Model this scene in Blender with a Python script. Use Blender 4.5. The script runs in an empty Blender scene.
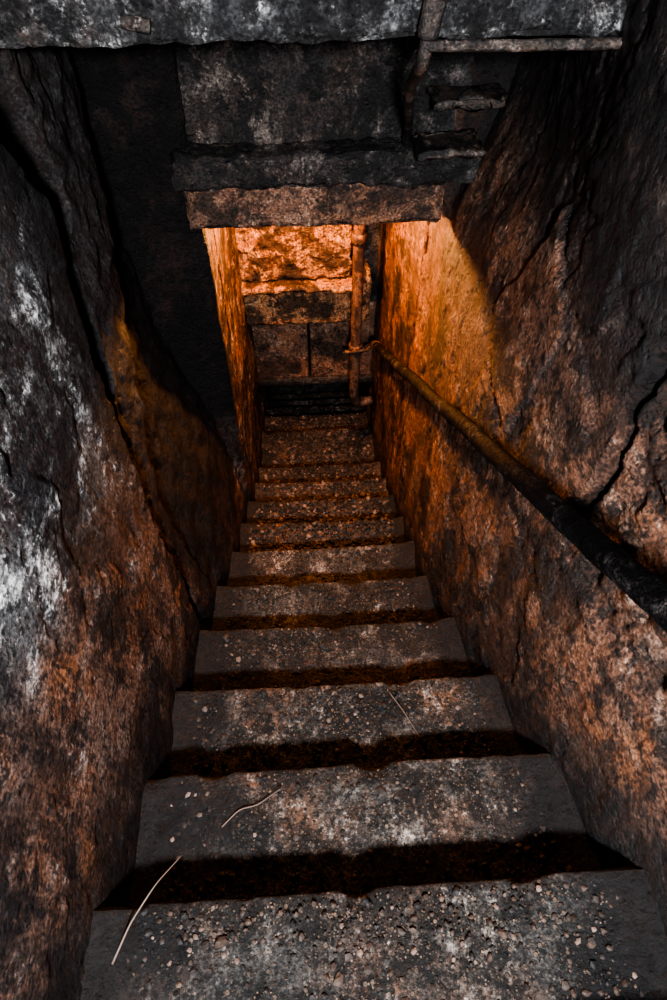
import bpy, math, random, bmesh
from mathutils import Vector, noise, Matrix
random.seed(7)
Z0=4.297
RUN,RISE=0.28,0.19
NY,NH=0.143,-1.447
scene=bpy.context.scene

def sm(a,b,x):
    t=(x-a)/(b-a); t=max(0.0,min(1.0,t)); return t*t*(3-2*t)
def lerp(a,b,t): return a+(b-a)*t
def interp(pts,x):
    if x<=pts[0][0]: return pts[0][1]
    for (x0,y0),(x1,y1) in zip(pts,pts[1:]):
        if x<=x1: return y0+(y1-y0)*(x-x0)/(x1-x0)
    return pts[-1][1]
def N(x,y,z=0.0): return noise.noise(Vector((x,y,z)))
def F(x,y,z,oct=4): return noise.fractal(Vector((x,y,z)),0.9,2.1,oct)
def nose_line(y): return NH-(y-NY)*RISE/RUN
# step i: tread spans back[i]..nose[i] at height NH-RISE*i
NOSE={i:NY+RUN*i for i in range(-5,10)}
NOSE[10]=3.16; NOSE[11]=3.50; NOSE[12]=3.78; NOSE[13]=4.06; NOSE[14]=4.34
def tread_h(y):
    for i in range(-4,15):
        if y<=NOSE[i]: return NH-RISE*i
    return NH-RISE*14

# ------------------------------------------------------------ materials
def new_mat(name):
    m=bpy.data.materials.new(name); m.use_nodes=True
    nt=m.node_tree; nt.nodes.clear()
    out=nt.nodes.new('ShaderNodeOutputMaterial'); b=nt.nodes.new('ShaderNodeBsdfPrincipled')
    nt.links.new(b.outputs[0],out.inputs[0])
    return m,nt,b
def c4(c): return (c[0],c[1],c[2],1)
def grime(name,cool,warm,dark,light,rough=(0.35,0.75),bump=1.0,macro=0.0,attr=True,scale=1.0,lightamt=1.0,darkamt=1.0,orange=(0.38,0.14,0.045),stain=1.0,gravel=0.0,orangeamt=0.8,spec=0.5):
    m,nt,b=new_mat(name); L=nt.links
    def nd(t,**k):
        n=nt.nodes.new(t)
        for a,v in k.items(): setattr(n,a,v)
        return n
    tc=nd('ShaderNodeTexCoord'); P=tc.outputs['Object']
    def nz(s,d=10,r=0.6,dist=0.0,vec=None):
        n=nd('ShaderNodeTexNoise'); n.inputs['Scale'].default_value=s*scale; n.inputs['Detail'].default_value=d
        n.inputs['Roughness'].default_value=r; n.inputs['Distortion'].default_value=dist
        L.new(vec or P,n.inputs['Vector']); return n.outputs['Fac']
    def mr(v,a,bb,c=0.0,d=1.0):
        n=nd('ShaderNodeMapRange'); n.interpolation_type='SMOOTHSTEP'
        n.inputs['From Min'].default_value=a; n.inputs['From Max'].default_value=bb
        n.inputs['To Min'].default_value=c; n.inputs['To Max'].default_value=d
        L.new(v,n.inputs['Value']); return n.outputs['Result']
    def ma(op,a,bb):
        n=nd('ShaderNodeMath',operation=op)
        for i,v in enumerate((a,bb)):
            if isinstance(v,(int,float)): n.inputs[i].default_value=v
            else: L.new(v,n.inputs[i])
        return n.outputs[0]
    def cl(v):
        n=nd('ShaderNodeClamp'); L.new(v,n.inputs[0]); return n.outputs[0]
    def mix(f,a,bb,mode='MIX'):
        n=nd('ShaderNodeMix',data_type='RGBA',blend_type=mode)
        if isinstance(f,(int,float)): n.inputs[0].default_value=f
        else: L.new(f,n.inputs[0])
        for i,v in ((6,a),(7,bb)):
            if isinstance(v,tuple): n.inputs[i].default_value=c4(v)
            else: L.new(v,n.inputs[i])
        return n.outputs[2]
    def mapp(sc,rot,loc):
        q=nd('ShaderNodeMapping'); q.inputs['Scale'].default_value=sc; q.inputs['Rotation'].default_value=rot; q.inputs['Location'].default_value=loc
        L.new(P,q.inputs['Vector']); return q.outputs[0]
    big=nz(1.7,8,0.6,0.2); mid=nz(7,12,0.70,0.1); fine=nz(38,10,0.74); grit=nz(120,6,0.7)
    streak=nz(9,12,0.75,0.1,mapp((1,1,0.3),(0,0,0),(0,0,0))); scrape=nz(14,13,0.80,0.1,mapp((1,0.45,1),(0.7,0,0),(4,2,1)))
    blot=nz(3.2,15,0.78,0.15,mapp((1,1,1),(0,0,0.3),(7,1,3)))
    vo=nd('ShaderNodeTexVoronoi'); vo.inputs['Scale'].default_value=75*scale; L.new(P,vo.inputs['Vector'])
    vd=vo.outputs['Distance']
    if attr:
        at=nd('ShaderNodeAttribute'); at.attribute_name='mask'
        sp=nd('ShaderNodeSeparateColor'); L.new(at.outputs['Color'],sp.inputs[0])
        R,G,B=sp.outputs[0],sp.outputs[1],sp.outputs[2]; A=at.outputs['Alpha']
    else: R,G,B,A=0.0,macro,0.0,1.0
    g=ma('ADD',G,ma('MULTIPLY',ma('SUBTRACT',mid,0.5),1.8))
    g=cl(ma('ADD',g,ma('MULTIPLY',ma('SUBTRACT',big,0.5),1.6)))
    col=mix(g,cool,warm)
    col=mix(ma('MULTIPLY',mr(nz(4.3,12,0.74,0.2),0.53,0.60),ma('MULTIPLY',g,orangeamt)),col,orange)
    l=ma('MULTIPLY',mr(mid,0.40,0.60),mr(scrape,0.49,0.59))
    l=ma('ADD',ma('MULTIPLY',l,0.75),ma('MULTIPLY',mr(mid,0.46,0.58),mr(nz(60,10,0.80,0.3),0.56,0.61)))
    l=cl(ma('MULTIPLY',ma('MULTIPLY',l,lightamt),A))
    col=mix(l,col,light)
    col=mix(ma('MULTIPLY',mr(streak,0.50,0.59),0.7*darkamt),col,dark)
    col=mix(ma('MULTIPLY',mr(fine,0.52,0.58),0.82*darkamt),col,dark)
    col=mix(ma('MULTIPLY',mr(blot,0.49,0.545),0.88*stain),col,dark)
    if attr: col=mix(ma('MULTIPLY',R,0.8),col,mix(mr(fine,0.4,0.6),dark,(warm[0]*.45,warm[1]*.42,warm[2]*.42)))
    col=mix(0.7,col,mix(mr(grit,0.40,0.60),(0.3,0.3,0.3),(1.8,1.75,1.7)),'MULTIPLY')
    h=ma('ADD',ma('MULTIPLY',mid,0.22),ma('MULTIPLY',fine,0.65))
    h=ma('ADD',h,ma('MULTIPLY',blot,0.25))
    h=ma('ADD',h,ma('MULTIPLY',grit,0.24))
    h=ma('ADD',h,ma('MULTIPLY',mr(vd,0.0,0.5),0.12))
    if gravel>0:
        for sc,th,am in ((85,0.78,0.28),(170,0.62,0.16)):
            v=nd('ShaderNodeTexVoronoi'); v.inputs['Scale'].default_value=sc; L.new(P,v.inputs['Vector'])
            s2=nd('ShaderNodeSeparateColor'); L.new(v.outputs['Color'],s2.inputs[0])
            f=ma('MULTIPLY',mr(s2.outputs[0],th,th+0.02),mr(v.outputs['Distance'],0.42,0.30))
            f=ma('MULTIPLY',f,mr(mid,0.38,0.55,0.25,1.0))
            pc=mix(s2.outputs[1],(0.02,0.018,0.016),(0.24,0.165,0.12))
            col=mix(ma('MULTIPLY',f,gravel),col,pc)
            h=ma('ADD',h,ma('MULTIPLY',f,am))
    if attr:
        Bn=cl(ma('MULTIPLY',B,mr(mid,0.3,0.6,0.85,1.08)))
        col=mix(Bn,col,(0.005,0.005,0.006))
    L.new(col,b.inputs['Base Color'])
    L.new(mr(fine,0.35,0.65,rough[0],rough[1]),b.inputs['Roughness'])
    b.inputs['Specular IOR Level'].default_value=spec
    bp=nd('ShaderNodeBump'); bp.inputs['Strength'].default_value=bump; bp.inputs['Distance'].default_value=0.02
    L.new(h,bp.inputs['Height']); L.new(bp.outputs[0],b.inputs['Normal'])
    return m
M_left=grime('plaster_left',(0.09,0.095,0.10),(0.13,0.064,0.040),(0.007,0.007,0.009),(0.72,0.74,0.76),rough=(0.4,0.8),lightamt=1.4,stain=1.0,orangeamt=0.35,spec=0.25)
M_right=grime('plaster_right',(0.036,0.036,0.038),(0.19,0.088,0.052),(0.008,0.007,0.007),(0.55,0.42,0.34),rough=(0.28,0.65),lightamt=0.7,stain=1.0,orangeamt=0.45,spec=0.45)
M_step=grime('step_concrete',(0.050,0.048,0.046),(0.078,0.046,0.033),(0.005,0.005,0.005),(0.38,0.35,0.32),rough=(0.45,0.85),lightamt=0.8,darkamt=1.0,gravel=1.0,orangeamt=0.4)
M_shaded=grime('shaded_concrete',(0.022,0.023,0.025),(0.05,0.029,0.020),(0.003,0.003,0.004),(0.26,0.23,0.21),attr=False,macro=0.2,lightamt=0.5,orange=(0.07,0.033,0.019),orangeamt=0.5)  # base colour darkened to add to the shade on the header
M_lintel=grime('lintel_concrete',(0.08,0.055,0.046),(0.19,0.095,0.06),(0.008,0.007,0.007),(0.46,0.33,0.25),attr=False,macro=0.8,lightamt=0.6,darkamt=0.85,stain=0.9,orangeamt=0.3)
M_beam=grime('beam_painted',(0.042,0.044,0.047),(0.04,0.028,0.022),(0.004,0.004,0.005),(0.52,0.54,0.55),attr=False,macro=0.05,lightamt=0.9,orangeamt=0.2)
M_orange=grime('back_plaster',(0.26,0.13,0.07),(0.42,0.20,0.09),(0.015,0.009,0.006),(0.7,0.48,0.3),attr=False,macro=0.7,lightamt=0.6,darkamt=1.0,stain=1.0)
M_wood=grime('old_wood',(0.03,0.027,0.025),(0.06,0.035,0.024),(0.006,0.006,0.007),(0.35,0.30,0.27),attr=False,macro=0.3,scale=1.6,rough=(0.3,0.6),lightamt=0.6,bump=0.6,orangeamt=0.2)
M_rail=grime('blackened_rail',(0.007,0.007,0.0075),(0.010,0.008,0.008),(0.003,0.003,0.004),(0.30,0.27,0.26),attr=False,macro=0.1,scale=2.0,rough=(0.55,0.85),lightamt=0.35,bump=0.4,orangeamt=0.0,spec=0.15)
M_rust=grime('rusty_pipe',(0.08,0.05,0.04),(0.18,0.085,0.045),(0.02,0.012,0.01),(0.4,0.26,0.18),attr=False,macro=0.6,scale=2.0,bump=0.5,lightamt=0.3,orangeamt=0.4)
def peb(name,c1,c2,c3):
    m,nt,b=new_mat(name); L=nt.links
    at=nt.nodes.new('ShaderNodeAttribute'); at.attribute_name='tone'
    r=nt.nodes.new('ShaderNodeValToRGB'); L.new(at.outputs['Fac'],r.inputs[0])
    e=r.color_ramp.elements; e[0].color=c4(c1); e[1].color=c4(c3); x=e.new(0.75); x.color=c4(c2)
    L.new(r.outputs[0],b.inputs['Base Color']); b.inputs['Roughness'].default_value=0.7
    return m
M_peb=peb('pebble_stone',(0.009,0.008,0.008),(0.06,0.038,0.028),(0.18,0.125,0.10))
def flat(name,c,r=0.6,metal=0.0):
    m,nt,b=new_mat(name)
    n=nt.nodes.new('ShaderNodeTexNoise'); n.inputs['Scale'].default_value=60; n.inputs['Detail'].default_value=6
    rp=nt.nodes.new('ShaderNodeValToRGB'); rp.color_ramp.elements[0].color=c4([v*0.4 for v in c]); rp.color_ramp.elements[1].color=c4([min(1,v*1.4) for v in c])
    nt.links.new(n.outputs['Fac'],rp.inputs[0]); nt.links.new(rp.outputs[0],b.inputs['Base Color'])
    b.inputs['Roughness'].default_value=r; b.inputs['Metallic'].default_value=metal
    return m
M_twig=flat('dry_twig',(0.14,0.10,0.08))
M_iron=flat('black_iron',(0.03,0.027,0.025),0.45,0.6)

# ------------------------------------------------------------ helpers
def mk(name,verts,faces,mat,smooth=True,mask=None):
    me=bpy.data.meshes.new(name); me.from_pydata(verts,[],faces); me.update()
    if mask:
        a=me.color_attributes.new('mask','FLOAT_COLOR','POINT')
        buf=[]
        for c in mask: buf+= [c[0],c[1],c[2],c[3]]
        a.data.foreach_set('color',buf)
    if smooth: me.polygons.foreach_set('use_smooth',[True]*len(me.polygons))
    me.materials.append(mat)
    o=bpy.data.objects.new(name,me); scene.collection.objects.link(o); return o
def rough_box(name,x0,x1,y0,y1,h0,h1,mat,amp=0.01,fr=6.0,res=0.02,chip=0.0):
    verts=[];faces=[];idx={}
    nx=max(1,int((x1-x0)/res));ny=max(1,int((y1-y0)/res));nz=max(1,int((h1-h0)/res))
    def V(i,j,k):
        key=(i,j,k)
        if key in idx: return idx[key]
        x=x0+(x1-x0)*i/nx;y=y0+(y1-y0)*j/ny;z=h0+(h1-h0)*k/nz
        v=noise.noise_vector(Vector((x*fr,y*fr,z*fr)))*amp*0.6+noise.noise_vector(Vector((x*fr*4+9,y*fr*4,z*fr*4)))*amp*0.5
        ed=(i in(0,nx))+(j in(0,ny))+(k in(0,nz))
        if ed>=2:
            c=res*0.25+chip*max(0,N(x*14+3,y*14,z*14)+0.15)
            v=v+Vector((0 if i not in(0,nx) else (c if i==0 else -c),0 if j not in(0,ny) else (c if j==0 else -c),0 if k not in(0,nz) else (c if k==0 else -c)))
        p=Vector((x,y,z))+v
        idx[key]=len(verts); verts.append((p.x,p.y,p.z+Z0)); return idx[key]
    for i in range(nx):
        for j in range(ny):
            faces.append((V(i,j,0),V(i,j+1,0),V(i+1,j+1,0),V(i+1,j,0)))
            faces.append((V(i,j,nz),V(i+1,j,nz),V(i+1,j+1,nz),V(i,j+1,nz)))
    for i in range(nx):
        for k in range(nz):
            faces.append((V(i,0,k),V(i+1,0,k),V(i+1,0,k+1),V(i,0,k+1)))
            faces.append((V(i,ny,k),V(i,ny,k+1),V(i+1,ny,k+1),V(i+1,ny,k)))
    for j in range(ny):
        for k in range(nz):
            faces.append((V(0,j,k),V(0,j,k+1),V(0,j+1,k+1),V(0,j+1,k)))
            faces.append((V(nx,j,k),V(nx,j+1,k),V(nx,j+1,k+1),V(nx,j,k+1)))
    return mk(name,verts,faces,mat)
def tube(name,pts,rad,mat,seg=16,amp=0.0,step=0.02,parent=None):
    P=[Vector(p) for p in pts]; fine=[]
    for a,b in zip(P,P[1:]):
        n=max(1,int((b-a).length/step))
        for i in range(n): fine.append(a.lerp(b,i/n))
    fine.append(P[-1])
    for _ in range(2):
        fine=[fine[0]]+[(fine[i-1]+fine[i]*2+fine[i+1])/4 for i in range(1,len(fine)-1)]+[fine[-1]]
    verts=[];faces=[]
    for i,p in enumerate(fine):
        t=(fine[min(i+1,len(fine)-1)]-fine[max(i-1,0)]).normalized()
        up=Vector((0,0,1)) if abs(t.z)<0.95 else Vector((0,1,0))
        s=t.cross(up).normalized(); u=s.cross(t)
        r=rad if not callable(rad) else rad(i/max(1,len(fine)-1))
        for k in range(seg):
            a=2*math.pi*k/seg
            d=s*math.cos(a)+u*math.sin(a)
            rr=r+amp*N(p.x*25+d.x*2,p.y*25+d.y*2,p.z*25+d.z*2)
            q=p+d*rr; verts.append((q.x,q.y,q.z+Z0))
    n=len(fine)
    for i in range(n-1):
        for k in range(seg):
            k2=(k+1)%seg
            faces.append((i*seg+k,i*seg+k2,(i+1)*seg+k2,(i+1)*seg+k))
    faces.append(tuple(range(seg))[::-1]); faces.append(tuple((n-1)*seg+k for k in range(seg)))
    o=mk(name,verts,faces,mat)
    if parent: o.parent=parent
    return o
def empty(name):
    e=bpy.data.objects.new(name,None); scene.collection.objects.link(e); return e

# ------------------------------------------------------------ side walls
LB=[(-0.5,0.48),(0.143,0.43),(0.423,0.415),(0.703,0.40),(0.983,0.38),(1.26,0.365),(1.54,0.34),(2.3,0.32),(4.5,0.32)]
RB=[(-0.5,0.66),(0.143,0.60),(0.423,0.545),(0.703,0.50),(0.983,0.455),(1.26,0.43),(1.54,0.435),(3.0,0.455),(4.5,0.46)]
EDGE=[(-2.0,1.02),(-1.6,1.06),(-1.34,1.10),(-0.945,1.23),(-0.7,1.32),(-0.5,1.24),(0.3,1.1)]
def flake(y,h,sd):
    a=F(y*5.5+sd,h*5.5,sd,5)
    m=sm(0.20,0.225,a); e=sm(0.175,0.20,a)*(1-sm(0.215,0.245,a))
    return m,e
def left_wall(y,h):
    foot=nose_line(y)-0.15; q=h-foot
    near=1-sm(2.05,2.10,y)
    X=interp(LB,y)+0.088*max(0,q)*near
    R=0;B=0
    ed=interp(EDGE,h)+0.025*N(h*7,1.3)+0.012*N(h*26,4)
    inrec=sm(ed,ed+0.015,y)*near*sm(-2.35,-1.45,h+0.12*N(y*8,h*8,2))
    pil=0
    if inrec>0:
        t=sm(-1.75,-0.55,h)
        pc=lerp(1.17,1.74,t); pw=lerp(0.06,0.21,t)*(1+0.3*N(h*6,y*6,5))
        pil=1-sm(pw,pw+0.02,abs(y-pc))
        X+=inrec*(0.12-0.075*pil)+inrec*0.012*F(y*12,h*12,3)
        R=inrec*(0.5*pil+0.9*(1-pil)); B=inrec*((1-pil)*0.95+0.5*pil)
    pm=sm(0.12,0.145,F(y*2.2+4,h*2.2,1.7))*(1-inrec)
    X+=0.006*pm
    fm,fe=flake(y,h,3.1); X+=0.004*fm
    X+=-0.008*N(y*1.3,h*1.3,2)-0.002*F(y*5,h*5,8)-0.0025*F(y*22,h*22,3)
    s=h+0.45*(y-0.6)+0.10*N(y*3,h*3,9)+0.05*N(y*11,h*11,9)
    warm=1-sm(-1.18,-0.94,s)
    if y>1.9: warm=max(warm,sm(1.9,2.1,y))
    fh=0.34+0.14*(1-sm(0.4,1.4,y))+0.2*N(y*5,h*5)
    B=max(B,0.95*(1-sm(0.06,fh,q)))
    B=max(B,0.92*sm(0.98,1.25,y)*(1-sm(2.10,2.14,y))*sm(-2.7,-2.05,h+0.15*N(y*5,h*5,2))*(1-0.4*pil*inrec))  # shade painted into the left recess colour to offset the lamp spill
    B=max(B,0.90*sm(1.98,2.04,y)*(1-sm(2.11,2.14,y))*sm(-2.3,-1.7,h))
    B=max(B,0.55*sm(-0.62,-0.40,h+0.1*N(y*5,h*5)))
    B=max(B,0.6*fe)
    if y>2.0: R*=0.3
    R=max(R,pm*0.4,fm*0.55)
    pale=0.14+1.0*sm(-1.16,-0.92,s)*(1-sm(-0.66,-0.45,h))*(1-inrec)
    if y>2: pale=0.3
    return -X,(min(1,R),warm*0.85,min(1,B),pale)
CR=[(-1.2,0.83),(-1.10,0.77),(-0.935,0.744),(-0.82,0.79),(-0.712,0.783),(-0.45,0.72)]
QUAD=[(1.475,-1.08),(1.325,-0.74),(1.05,-0.86),(1.12,-1.26)]
QS=1
def quad_in(y,h):
    d=9
    for (a,b),(c,e) in zip(QUAD,QUAD[1:]+QUAD[:1]):
        ex,ey=c-a,e-b; L=math.hypot(ex,ey)
        d=min(d,-((y-a)*ey-(h-b)*ex)/L*QS)
    return d
_cx=sum(q[0] for q in QUAD)/4; _cy=sum(q[1] for q in QUAD)/4
QS=1 if quad_in(_cx,_cy)>0 else -1
def right_wall(y,h):
    foot=nose_line(y)-0.15; q=h-foot
    far=sm(0.9,1.9,y)
    lean=lerp(0.078*max(0,q),0.06*sm(0.1,1.5,q)+0.155*sm(-1.30,-0.65,h),far)
    if y>2.05: lean=lerp(lean,0.06*sm(0.1,1.5,q)*(1-sm(2.1,3.0,y)),sm(2.08,2.13,y))
    X=interp(RB,y)+lean
    ce=interp(CR,h)+0.018*N(h*14,7.7)+0.03*N(h*4,2.2)
    band=sm(-1.24,-1.16,h)*(1-sm(-0.50,-0.40,h))
    pe=(1-sm(ce,ce+0.010,y))*band
    X+=pe*(0.016+0.014*F(y*18,h*18,1))
    cr=math.exp(-((y-ce-0.004)/0.010)**2)*band
    X+=cr*0.03
    qi=quad_in(y,h)+0.025*N(y*9,h*9,4)+0.008*N(y*40,h*40,4)
    lo=sm(0.0,0.010,qi)
    X-=lo*0.009
    le=math.exp(-((qi+0.004)/0.007)**2)
    pm=sm(0.1,0.125,F(y*2.6+14,h*2.6,5.7))*(1-lo)*(1-pe)
    X+=0.006*pm
    fm,fe=flake(y,h,8.4); fm*=(1-lo); fe*=(1-lo); X+=0.004*fm
    X+=0.008*N(y*1.4+7,h*1.4,2)+0.003*F(y*5+3,h*5,8)*(1-0.7*lo)+0.0028*F(y*24,h*24,3)*(1-0.6*lo)
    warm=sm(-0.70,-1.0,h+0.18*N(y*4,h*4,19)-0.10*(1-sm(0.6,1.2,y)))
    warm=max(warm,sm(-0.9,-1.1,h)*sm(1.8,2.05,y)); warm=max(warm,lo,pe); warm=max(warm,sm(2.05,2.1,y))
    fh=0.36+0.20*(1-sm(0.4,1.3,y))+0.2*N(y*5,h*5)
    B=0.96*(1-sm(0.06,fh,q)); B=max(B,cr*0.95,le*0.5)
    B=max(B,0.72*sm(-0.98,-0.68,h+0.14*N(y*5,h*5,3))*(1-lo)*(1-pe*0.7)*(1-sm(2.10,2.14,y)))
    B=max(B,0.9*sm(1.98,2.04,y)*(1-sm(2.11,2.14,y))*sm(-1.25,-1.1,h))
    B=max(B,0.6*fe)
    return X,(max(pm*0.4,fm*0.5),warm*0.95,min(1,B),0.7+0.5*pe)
def wall(name,fn,mat,flip,y0=-1.6,y1=4.5):
    ys=[];y=y0
    while y<y1:
        ys.append(y); y+=0.03 if y<0.0 else (0.0075 if y<2.2 else 0.014)
    ys.append(y1)
    nh=330; verts=[];faces=[];mask=[]
    for y in ys:
        lo=nose_line(y)-0.5; hi=0.45 if y<2.3 else -0.75
        hi=max(hi,lo+0.3)
        for b in range(nh+1):
            h=lo+(hi-lo)*b/nh
            X,m=fn(y,h); verts.append((X,y,h+Z0)); mask.append(m)
    for a in range(len(ys)-1):
        for b in range(nh):
            i=a*(nh+1)+b; f=(i,i+nh+1,i+nh+2,i+1)
            faces.append(f if not flip else f[::-1])
    return mk(name,verts,faces,mat,mask=mask)
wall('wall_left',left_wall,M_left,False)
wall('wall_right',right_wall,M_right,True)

# ------------------------------------------------------------ staircase
verts=[];faces=[];mask=[]
prof=[]
i0,i1=-4,14
for i in range(i0,i1+1):
    yn=NOSE[i]; hn=NH-RISE*i; yp=NOSE[i-1]
    nt_=26
    for k in range(nt_+1):
        prof.append((yp-0.012+(yn-yp+0.004)*k/nt_,hn,i,0,k/nt_))
    prof.append((yn-0.003,hn-0.003,i,1,1)); prof.append((yn,hn-0.010,i,1,1))
    for k in range(1,4): prof.append((yn,hn-0.010-0.035*k/3,i,1,1))
    prof.append((yn-0.012,hn-0.050,i,2,1))
    if i<i1:
        for k in range(1,9): prof.append((yn-0.014,hn-0.050-(RISE-0.05)*k/8,i,2,1))
nx=120
for (y,h,i,kind,t) in prof:
    wl=interp(LB,y)+0.015; wr=interp(RB,y)+0.015
    for a in range(nx+1):
        x=-wl+(wl+wr)*a/nx
        sk=0.014*N(i*3.7,1.1)*x*2+0.005*N(i*5.3,x*2.5)+0.0025*N(x*25,i*9.1)
        tilt=0.008*N(i*2.9,8.2)+0.015*N(i*4.1,3.3)*x
        yy=y; hh=h+tilt*0.6
        hh+=0.004*N(x*5,y*5,i)+0.0022*F(x*30,y*30,h*30,3)
        cmag=max(0,N(x*9+i*3.3,i*7.7)-0.25)*0.06
        if kind==0:
            wear=0.007*math.exp(-((x-0.05)/0.3)**2)*sm(0.55,1,t)
            hh-=wear+cmag*sm(0.88,1,t)
            hh+=0.012*(1-sm(0,0.25,t))+0.02*sm(0.8,1.0,abs((x+ (wl-wr)/2)/((wl+wr)/2)))
            yy+=sk*t
        else:
            hh-=0.007*math.exp(-((x-0.05)/0.3)**2)*(1 if kind==1 else 0.3)
            yy-=cmag*0.8; hh-=cmag*(1 if kind==1 else 0)
            yy+=sk+0.002*F(x*30,h*30,i,3)
        verts.append((x,yy,hh+Z0))
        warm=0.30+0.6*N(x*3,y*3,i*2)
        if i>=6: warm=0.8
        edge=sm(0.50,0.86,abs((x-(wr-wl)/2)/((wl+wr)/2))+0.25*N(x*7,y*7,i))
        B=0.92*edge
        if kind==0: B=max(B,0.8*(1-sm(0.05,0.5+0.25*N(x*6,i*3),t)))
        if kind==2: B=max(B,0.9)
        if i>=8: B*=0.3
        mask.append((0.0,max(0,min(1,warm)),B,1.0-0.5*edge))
for r in range(len(prof)-1):
    for a in range(nx):
        k=r*(nx+1)+a; faces.append((k,k+1,k+nx+2,k+nx+1))
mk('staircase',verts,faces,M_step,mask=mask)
rough_box('floor',-0.45,0.65,4.33,4.9,-4.40,-4.29,M_shaded,0.008)
rough_box('wall_back',-0.5,0.7,4.45,4.6,-4.4,-2.6,M_shaded,0.01)

# ------------------------------------------------------------ header, lintel, ceiling, beam
rough_box('wall_header',-0.85,1.05,2.12,2.30,-1.03,0.45,M_shaded,0.022,4.0,0.02)
rough_box('lintel',-0.37,0.49,2.06,2.27,-1.186,-1.02,M_lintel,0.010,7.0,0.0105,chip=0.055)
rough_box('trim_header',-0.38,0.57,2.00,2.14,-1.025,-0.93,M_shaded,0.020,8.0,0.0105,chip=0.07)
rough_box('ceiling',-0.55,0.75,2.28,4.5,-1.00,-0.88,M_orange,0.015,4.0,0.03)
rough_box('ceiling_beam',-0.95,1.15,1.42,1.60,-0.448,-0.22,M_beam,0.014,6.0,0.0105,chip=0.06)
rough_box('ceiling_slab',-0.95,1.15,1.5,2.2,-0.28,-0.1,M_shaded,0.01,5,0.03)
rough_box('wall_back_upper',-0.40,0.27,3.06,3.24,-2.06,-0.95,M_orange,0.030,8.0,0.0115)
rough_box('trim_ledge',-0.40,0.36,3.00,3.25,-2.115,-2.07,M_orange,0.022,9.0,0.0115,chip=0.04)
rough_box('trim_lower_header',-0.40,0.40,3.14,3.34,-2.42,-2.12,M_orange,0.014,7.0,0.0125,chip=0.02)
pe=empty('boarded_panel')
for k,(a,b) in enumerate([(-0.34,0.03),(0.042,0.46)]):
    o=rough_box('board_%d'%(k+1),a,b,3.33,3.37,-3.03,-2.41,M_lintel,0.005,9,0.0125,chip=0.01); o.parent=pe
rough_box('panel_sill',-0.36,0.52,3.30,3.40,-3.06,-3.0,M_shaded,0.006,9,0.0125).parent=pe
rough_box('wall_recess',0.24,0.62,3.34,3.5,-2.6,-0.95,M_shaded,0.01,6,0.02)

# ------------------------------------------------------------ pipes
p=empty('vertical_pipe')
tube('pipe_body',[(0.305,2.98,-1.0),(0.305,2.98,-2.86),(0.32,3.0,-2.93),(0.35,3.02,-2.96),(0.43,3.03,-2.96)],0.031,M_rust,20,0.003,parent=p)
for hh in (-1.75,-2.45):
    tube('pipe_collar',[(0.305,2.98,hh),(0.305,2.98,hh-0.05)],0.040,M_rust,20,0.002,0.01,parent=p)
p=empty('ceiling_conduit')
tube('conduit_run',[(0.285,1.39,-0.18),(0.262,1.385,-0.39),(0.255,1.40,-0.48),(0.27,1.62,-0.60),(0.345,2.03,-0.87),(0.345,2.09,-0.95)],0.013,M_wood,12,0.002,parent=p)
tube('conduit_collar',[(0.264,1.383,-0.37),(0.256,1.388,-0.43)],0.021,M_wood,14,0.001,0.01,parent=p)
tube('conduit_horizontal',[(0.26,1.385,-0.445),(0.6,1.385,-0.448),(1.05,1.39,-0.44)],0.010,M_wood,12,0.002,parent=p)
tube('conduit_joint',[(0.68,1.38,-0.43),(0.74,1.38,-0.428)],0.026,M_beam,14,0.004,0.01,parent=p)
tube('conduit_clip',[(-0.30,1.40,-0.40),(-0.25,1.40,-0.41)],0.012,M_wood,10,0.003,0.01,parent=p)
w=empty('broken_plank')
rough_box('plank_1',0.36,0.56,1.90,2.06,-0.905,-0.88,M_wood,0.012,9,0.012,chip=0.05).parent=w
rough_box('plank_2',0.40,0.62,1.96,2.10,-0.79,-0.77,M_wood,0.012,9,0.012,chip=0.05).parent=w

# ------------------------------------------------------------ handrail
hr=empty('handrail')
A=Vector((0.41,2.89,-2.39)); Bp=Vector((0.47,0.371,-0.774)); D=(Bp-A)
S=A+D*1.25
def railp(t): return A+(S-A)*t
pts=[railp(t/20)+Vector((0.003*math.sin(t*1.3),0,0.003*math.cos(t*1.9))) for t in range(21)]
tube('rail',pts,lambda t:0.022+0.003*t,M_rail,24,0.002,0.015,parent=hr)
for t in (0.07,0.45,0.80):
    q=railp(t); wx,_=right_wall(q.y,q.z-0.05)
    tube('bracket',[q+Vector((0,0,-0.015)),q+Vector((0.015,0,-0.05)),Vector((wx,q.y,q.z-0.055))],0.007,M_iron,10,0.0,0.01,parent=hr)
    tube('bracket_plate',[Vector((wx-0.012,q.y,q.z-0.055)),Vector((wx-0.002,q.y,q.z-0.055))],0.028,M_iron,16,0.0,0.01,parent=hr)
tube('end_tie',[A+Vector((0.005,0.01,0)),(0.36,2.91,-2.44),(0.265,2.93,-2.47),(0.24,2.94,-2.47)],0.010,M_rust,12,0.002,0.01,parent=hr)
tube('end_cap',[A+Vector((-0.003,0.02,-0.012)),A-Vector((-0.002,0.03,-0.02))],0.027,M_rust,14,0.002,0.01,parent=hr)

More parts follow.
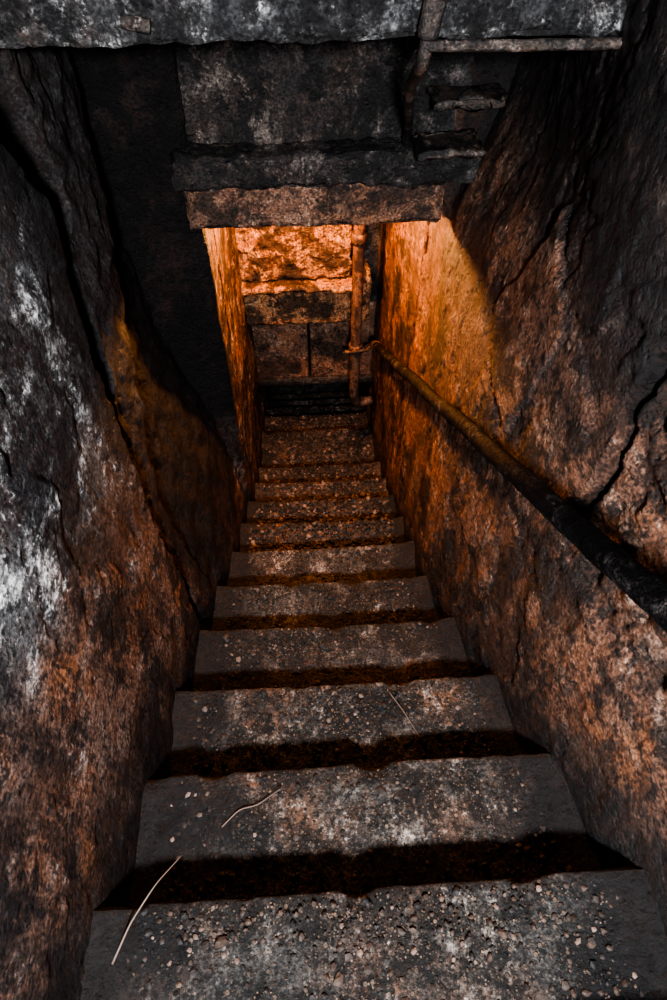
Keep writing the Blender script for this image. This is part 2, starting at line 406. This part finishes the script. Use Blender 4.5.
# ------------------------------------------------------------ rubble
def ico(sub):
    bm=bmesh.new(); bmesh.ops.create_icosphere(bm,subdivisions=sub,radius=1)
    v=[x.co.copy() for x in bm.verts]; f=[[y.index for y in x.verts] for x in bm.faces]; bm.free(); return v,f
IC={1:ico(1),2:ico(2)}
def pebbles(name,gen,mat):
    verts=[];faces=[];tone=[]
    for (x,y,h,r) in gen:
        V,Fc=IC[2 if r>0.009 else 1]
        base=len(verts); sc=Vector((r*random.uniform(.7,1.3),r*random.uniform(.7,1.3),r*random.uniform(.4,.9)))
        rot=Matrix.Rotation(random.uniform(0,6.28),3,'Z')@Matrix.Rotation(random.uniform(-.5,.5),3,'X')
        t=random.random()**1.6; sd=random.uniform(0,99)
        for v in V:
            q=Vector((v.x*sc.x,v.y*sc.y,v.z*sc.z))*(1+0.6*N(v.x*1.7+sd,v.y*1.7,v.z*1.7)); q=rot@q
            verts.append((x+q.x,y+q.y,h+q.z+Z0)); tone.append(t)
        faces+=[[base+k for k in f] for f in Fc]
    me=bpy.data.meshes.new(name); me.from_pydata(verts,[],faces)
    a=me.attributes.new('tone','FLOAT','POINT'); a.data.foreach_set('value',tone)
    me.materials.append(mat); o=bpy.data.objects.new(name,me); scene.collection.objects.link(o); return o
def gen():
    out=[]
    for _ in range(30000):
        i=random.randint(0,12); t=random.random()
        if i<6: t=t**1.1
        y=NOSE[i-1]+(NOSE[i]-NOSE[i-1])*t*0.95
        wl=interp(LB,y)-0.012; wr=interp(RB,y)-0.012
        x=random.uniform(-wl,wr)
        dens=0.35+0.65*sm(0.0,0.25,N(x*4+3,y*4,2)+0.05)
        e=max(sm(0.4,0.9,x/wr),sm(0.6,1,-x/wl)); dens=max(dens,e)
        if i>=6: dens=1
        if random.random()>dens: continue
        r=0.0016+0.006*random.random()**4
        if i>=6: r*=1.8
        if random.random()<0.003: r=random.uniform(0.008,0.012)
        out.append((x,y,NH-RISE*i+r*0.3-0.001+0.012*(1-sm(0,.25,t)),r))
    return out
pebbles('rubble',gen(),M_peb)
def twig(pts,r=0.002):
    tube('twig',pts,lambda t:r*(1-0.6*t),M_twig,8,0.0005,0.01)
def tp(x,y,dz=0.008): return (x,y,tread_h(y)+dz)
twig([tp(-0.24,0.30),tp(-0.20,0.335,0.012),tp(-0.16,0.34,0.01),tp(-0.10,0.375,0.014)],0.002)
twig([tp(0.20,0.66,0.015),tp(0.235,0.60,0.018),tp(0.27,0.53,0.014),tp(0.275,0.50)],0.002)
twig([tp(-0.40,0.05,0.01),tp(-0.37,0.11,0.03),(-0.33,0.17,NH+0.03),(-0.29,0.22,NH+0.0)],0.0022)

# ------------------------------------------------------------ lamps
lp=empty('bulkhead_lamp')
tube('lamp_base',[(0.02,2.60,-0.98),(0.02,2.60,-1.10)],0.05,M_iron,20,0,0.01,parent=lp)
def lightobj(name,typ,loc,energy,color,**k):
    l=bpy.data.lights.new(name,typ); l.energy=energy; l.color=color
    for a,v in k.items(): setattr(l,a,v)
    o=bpy.data.objects.new(name,l); o.location=(loc[0],loc[1],loc[2]+Z0); scene.collection.objects.link(o); return o
lightobj('lamp_bulb','POINT',(0.02,2.62,-1.24),150,(1.0,0.41,0.13),shadow_soft_size=0.05)
k=lightobj('entrance_light','AREA',(0.05,-0.9,0.35),175,(0.98,0.98,1.0),shape='DISK',size=0.2)
d=Vector((0.0,1.5,-1.6))-Vector((0.05,-0.9,0.35)); k.rotation_euler=d.to_track_quat('-Z','Y').to_euler()
wd=bpy.data.worlds.new('world'); scene.world=wd; wd.use_nodes=True
bg=wd.node_tree.nodes['Background']; bg.inputs[0].default_value=(0.6,0.68,0.8,1); bg.inputs[1].default_value=0.12
scene.view_settings.view_transform='AgX'
try: scene.view_settings.look='AgX - High Contrast'
except Exception: pass

# ------------------------------------------------------------ camera
cd=bpy.data.cameras.new('camera'); cam=bpy.data.objects.new('camera',cd); scene.collection.objects.link(cam)
cd.sensor_fit='VERTICAL'; cd.sensor_height=36; cd.lens=36*640/1000; cd.clip_start=0.01
cam.location=(0,0,Z0); cam.rotation_euler=(math.radians(90-53),0,math.radians(-3.37))
scene.camera=cam
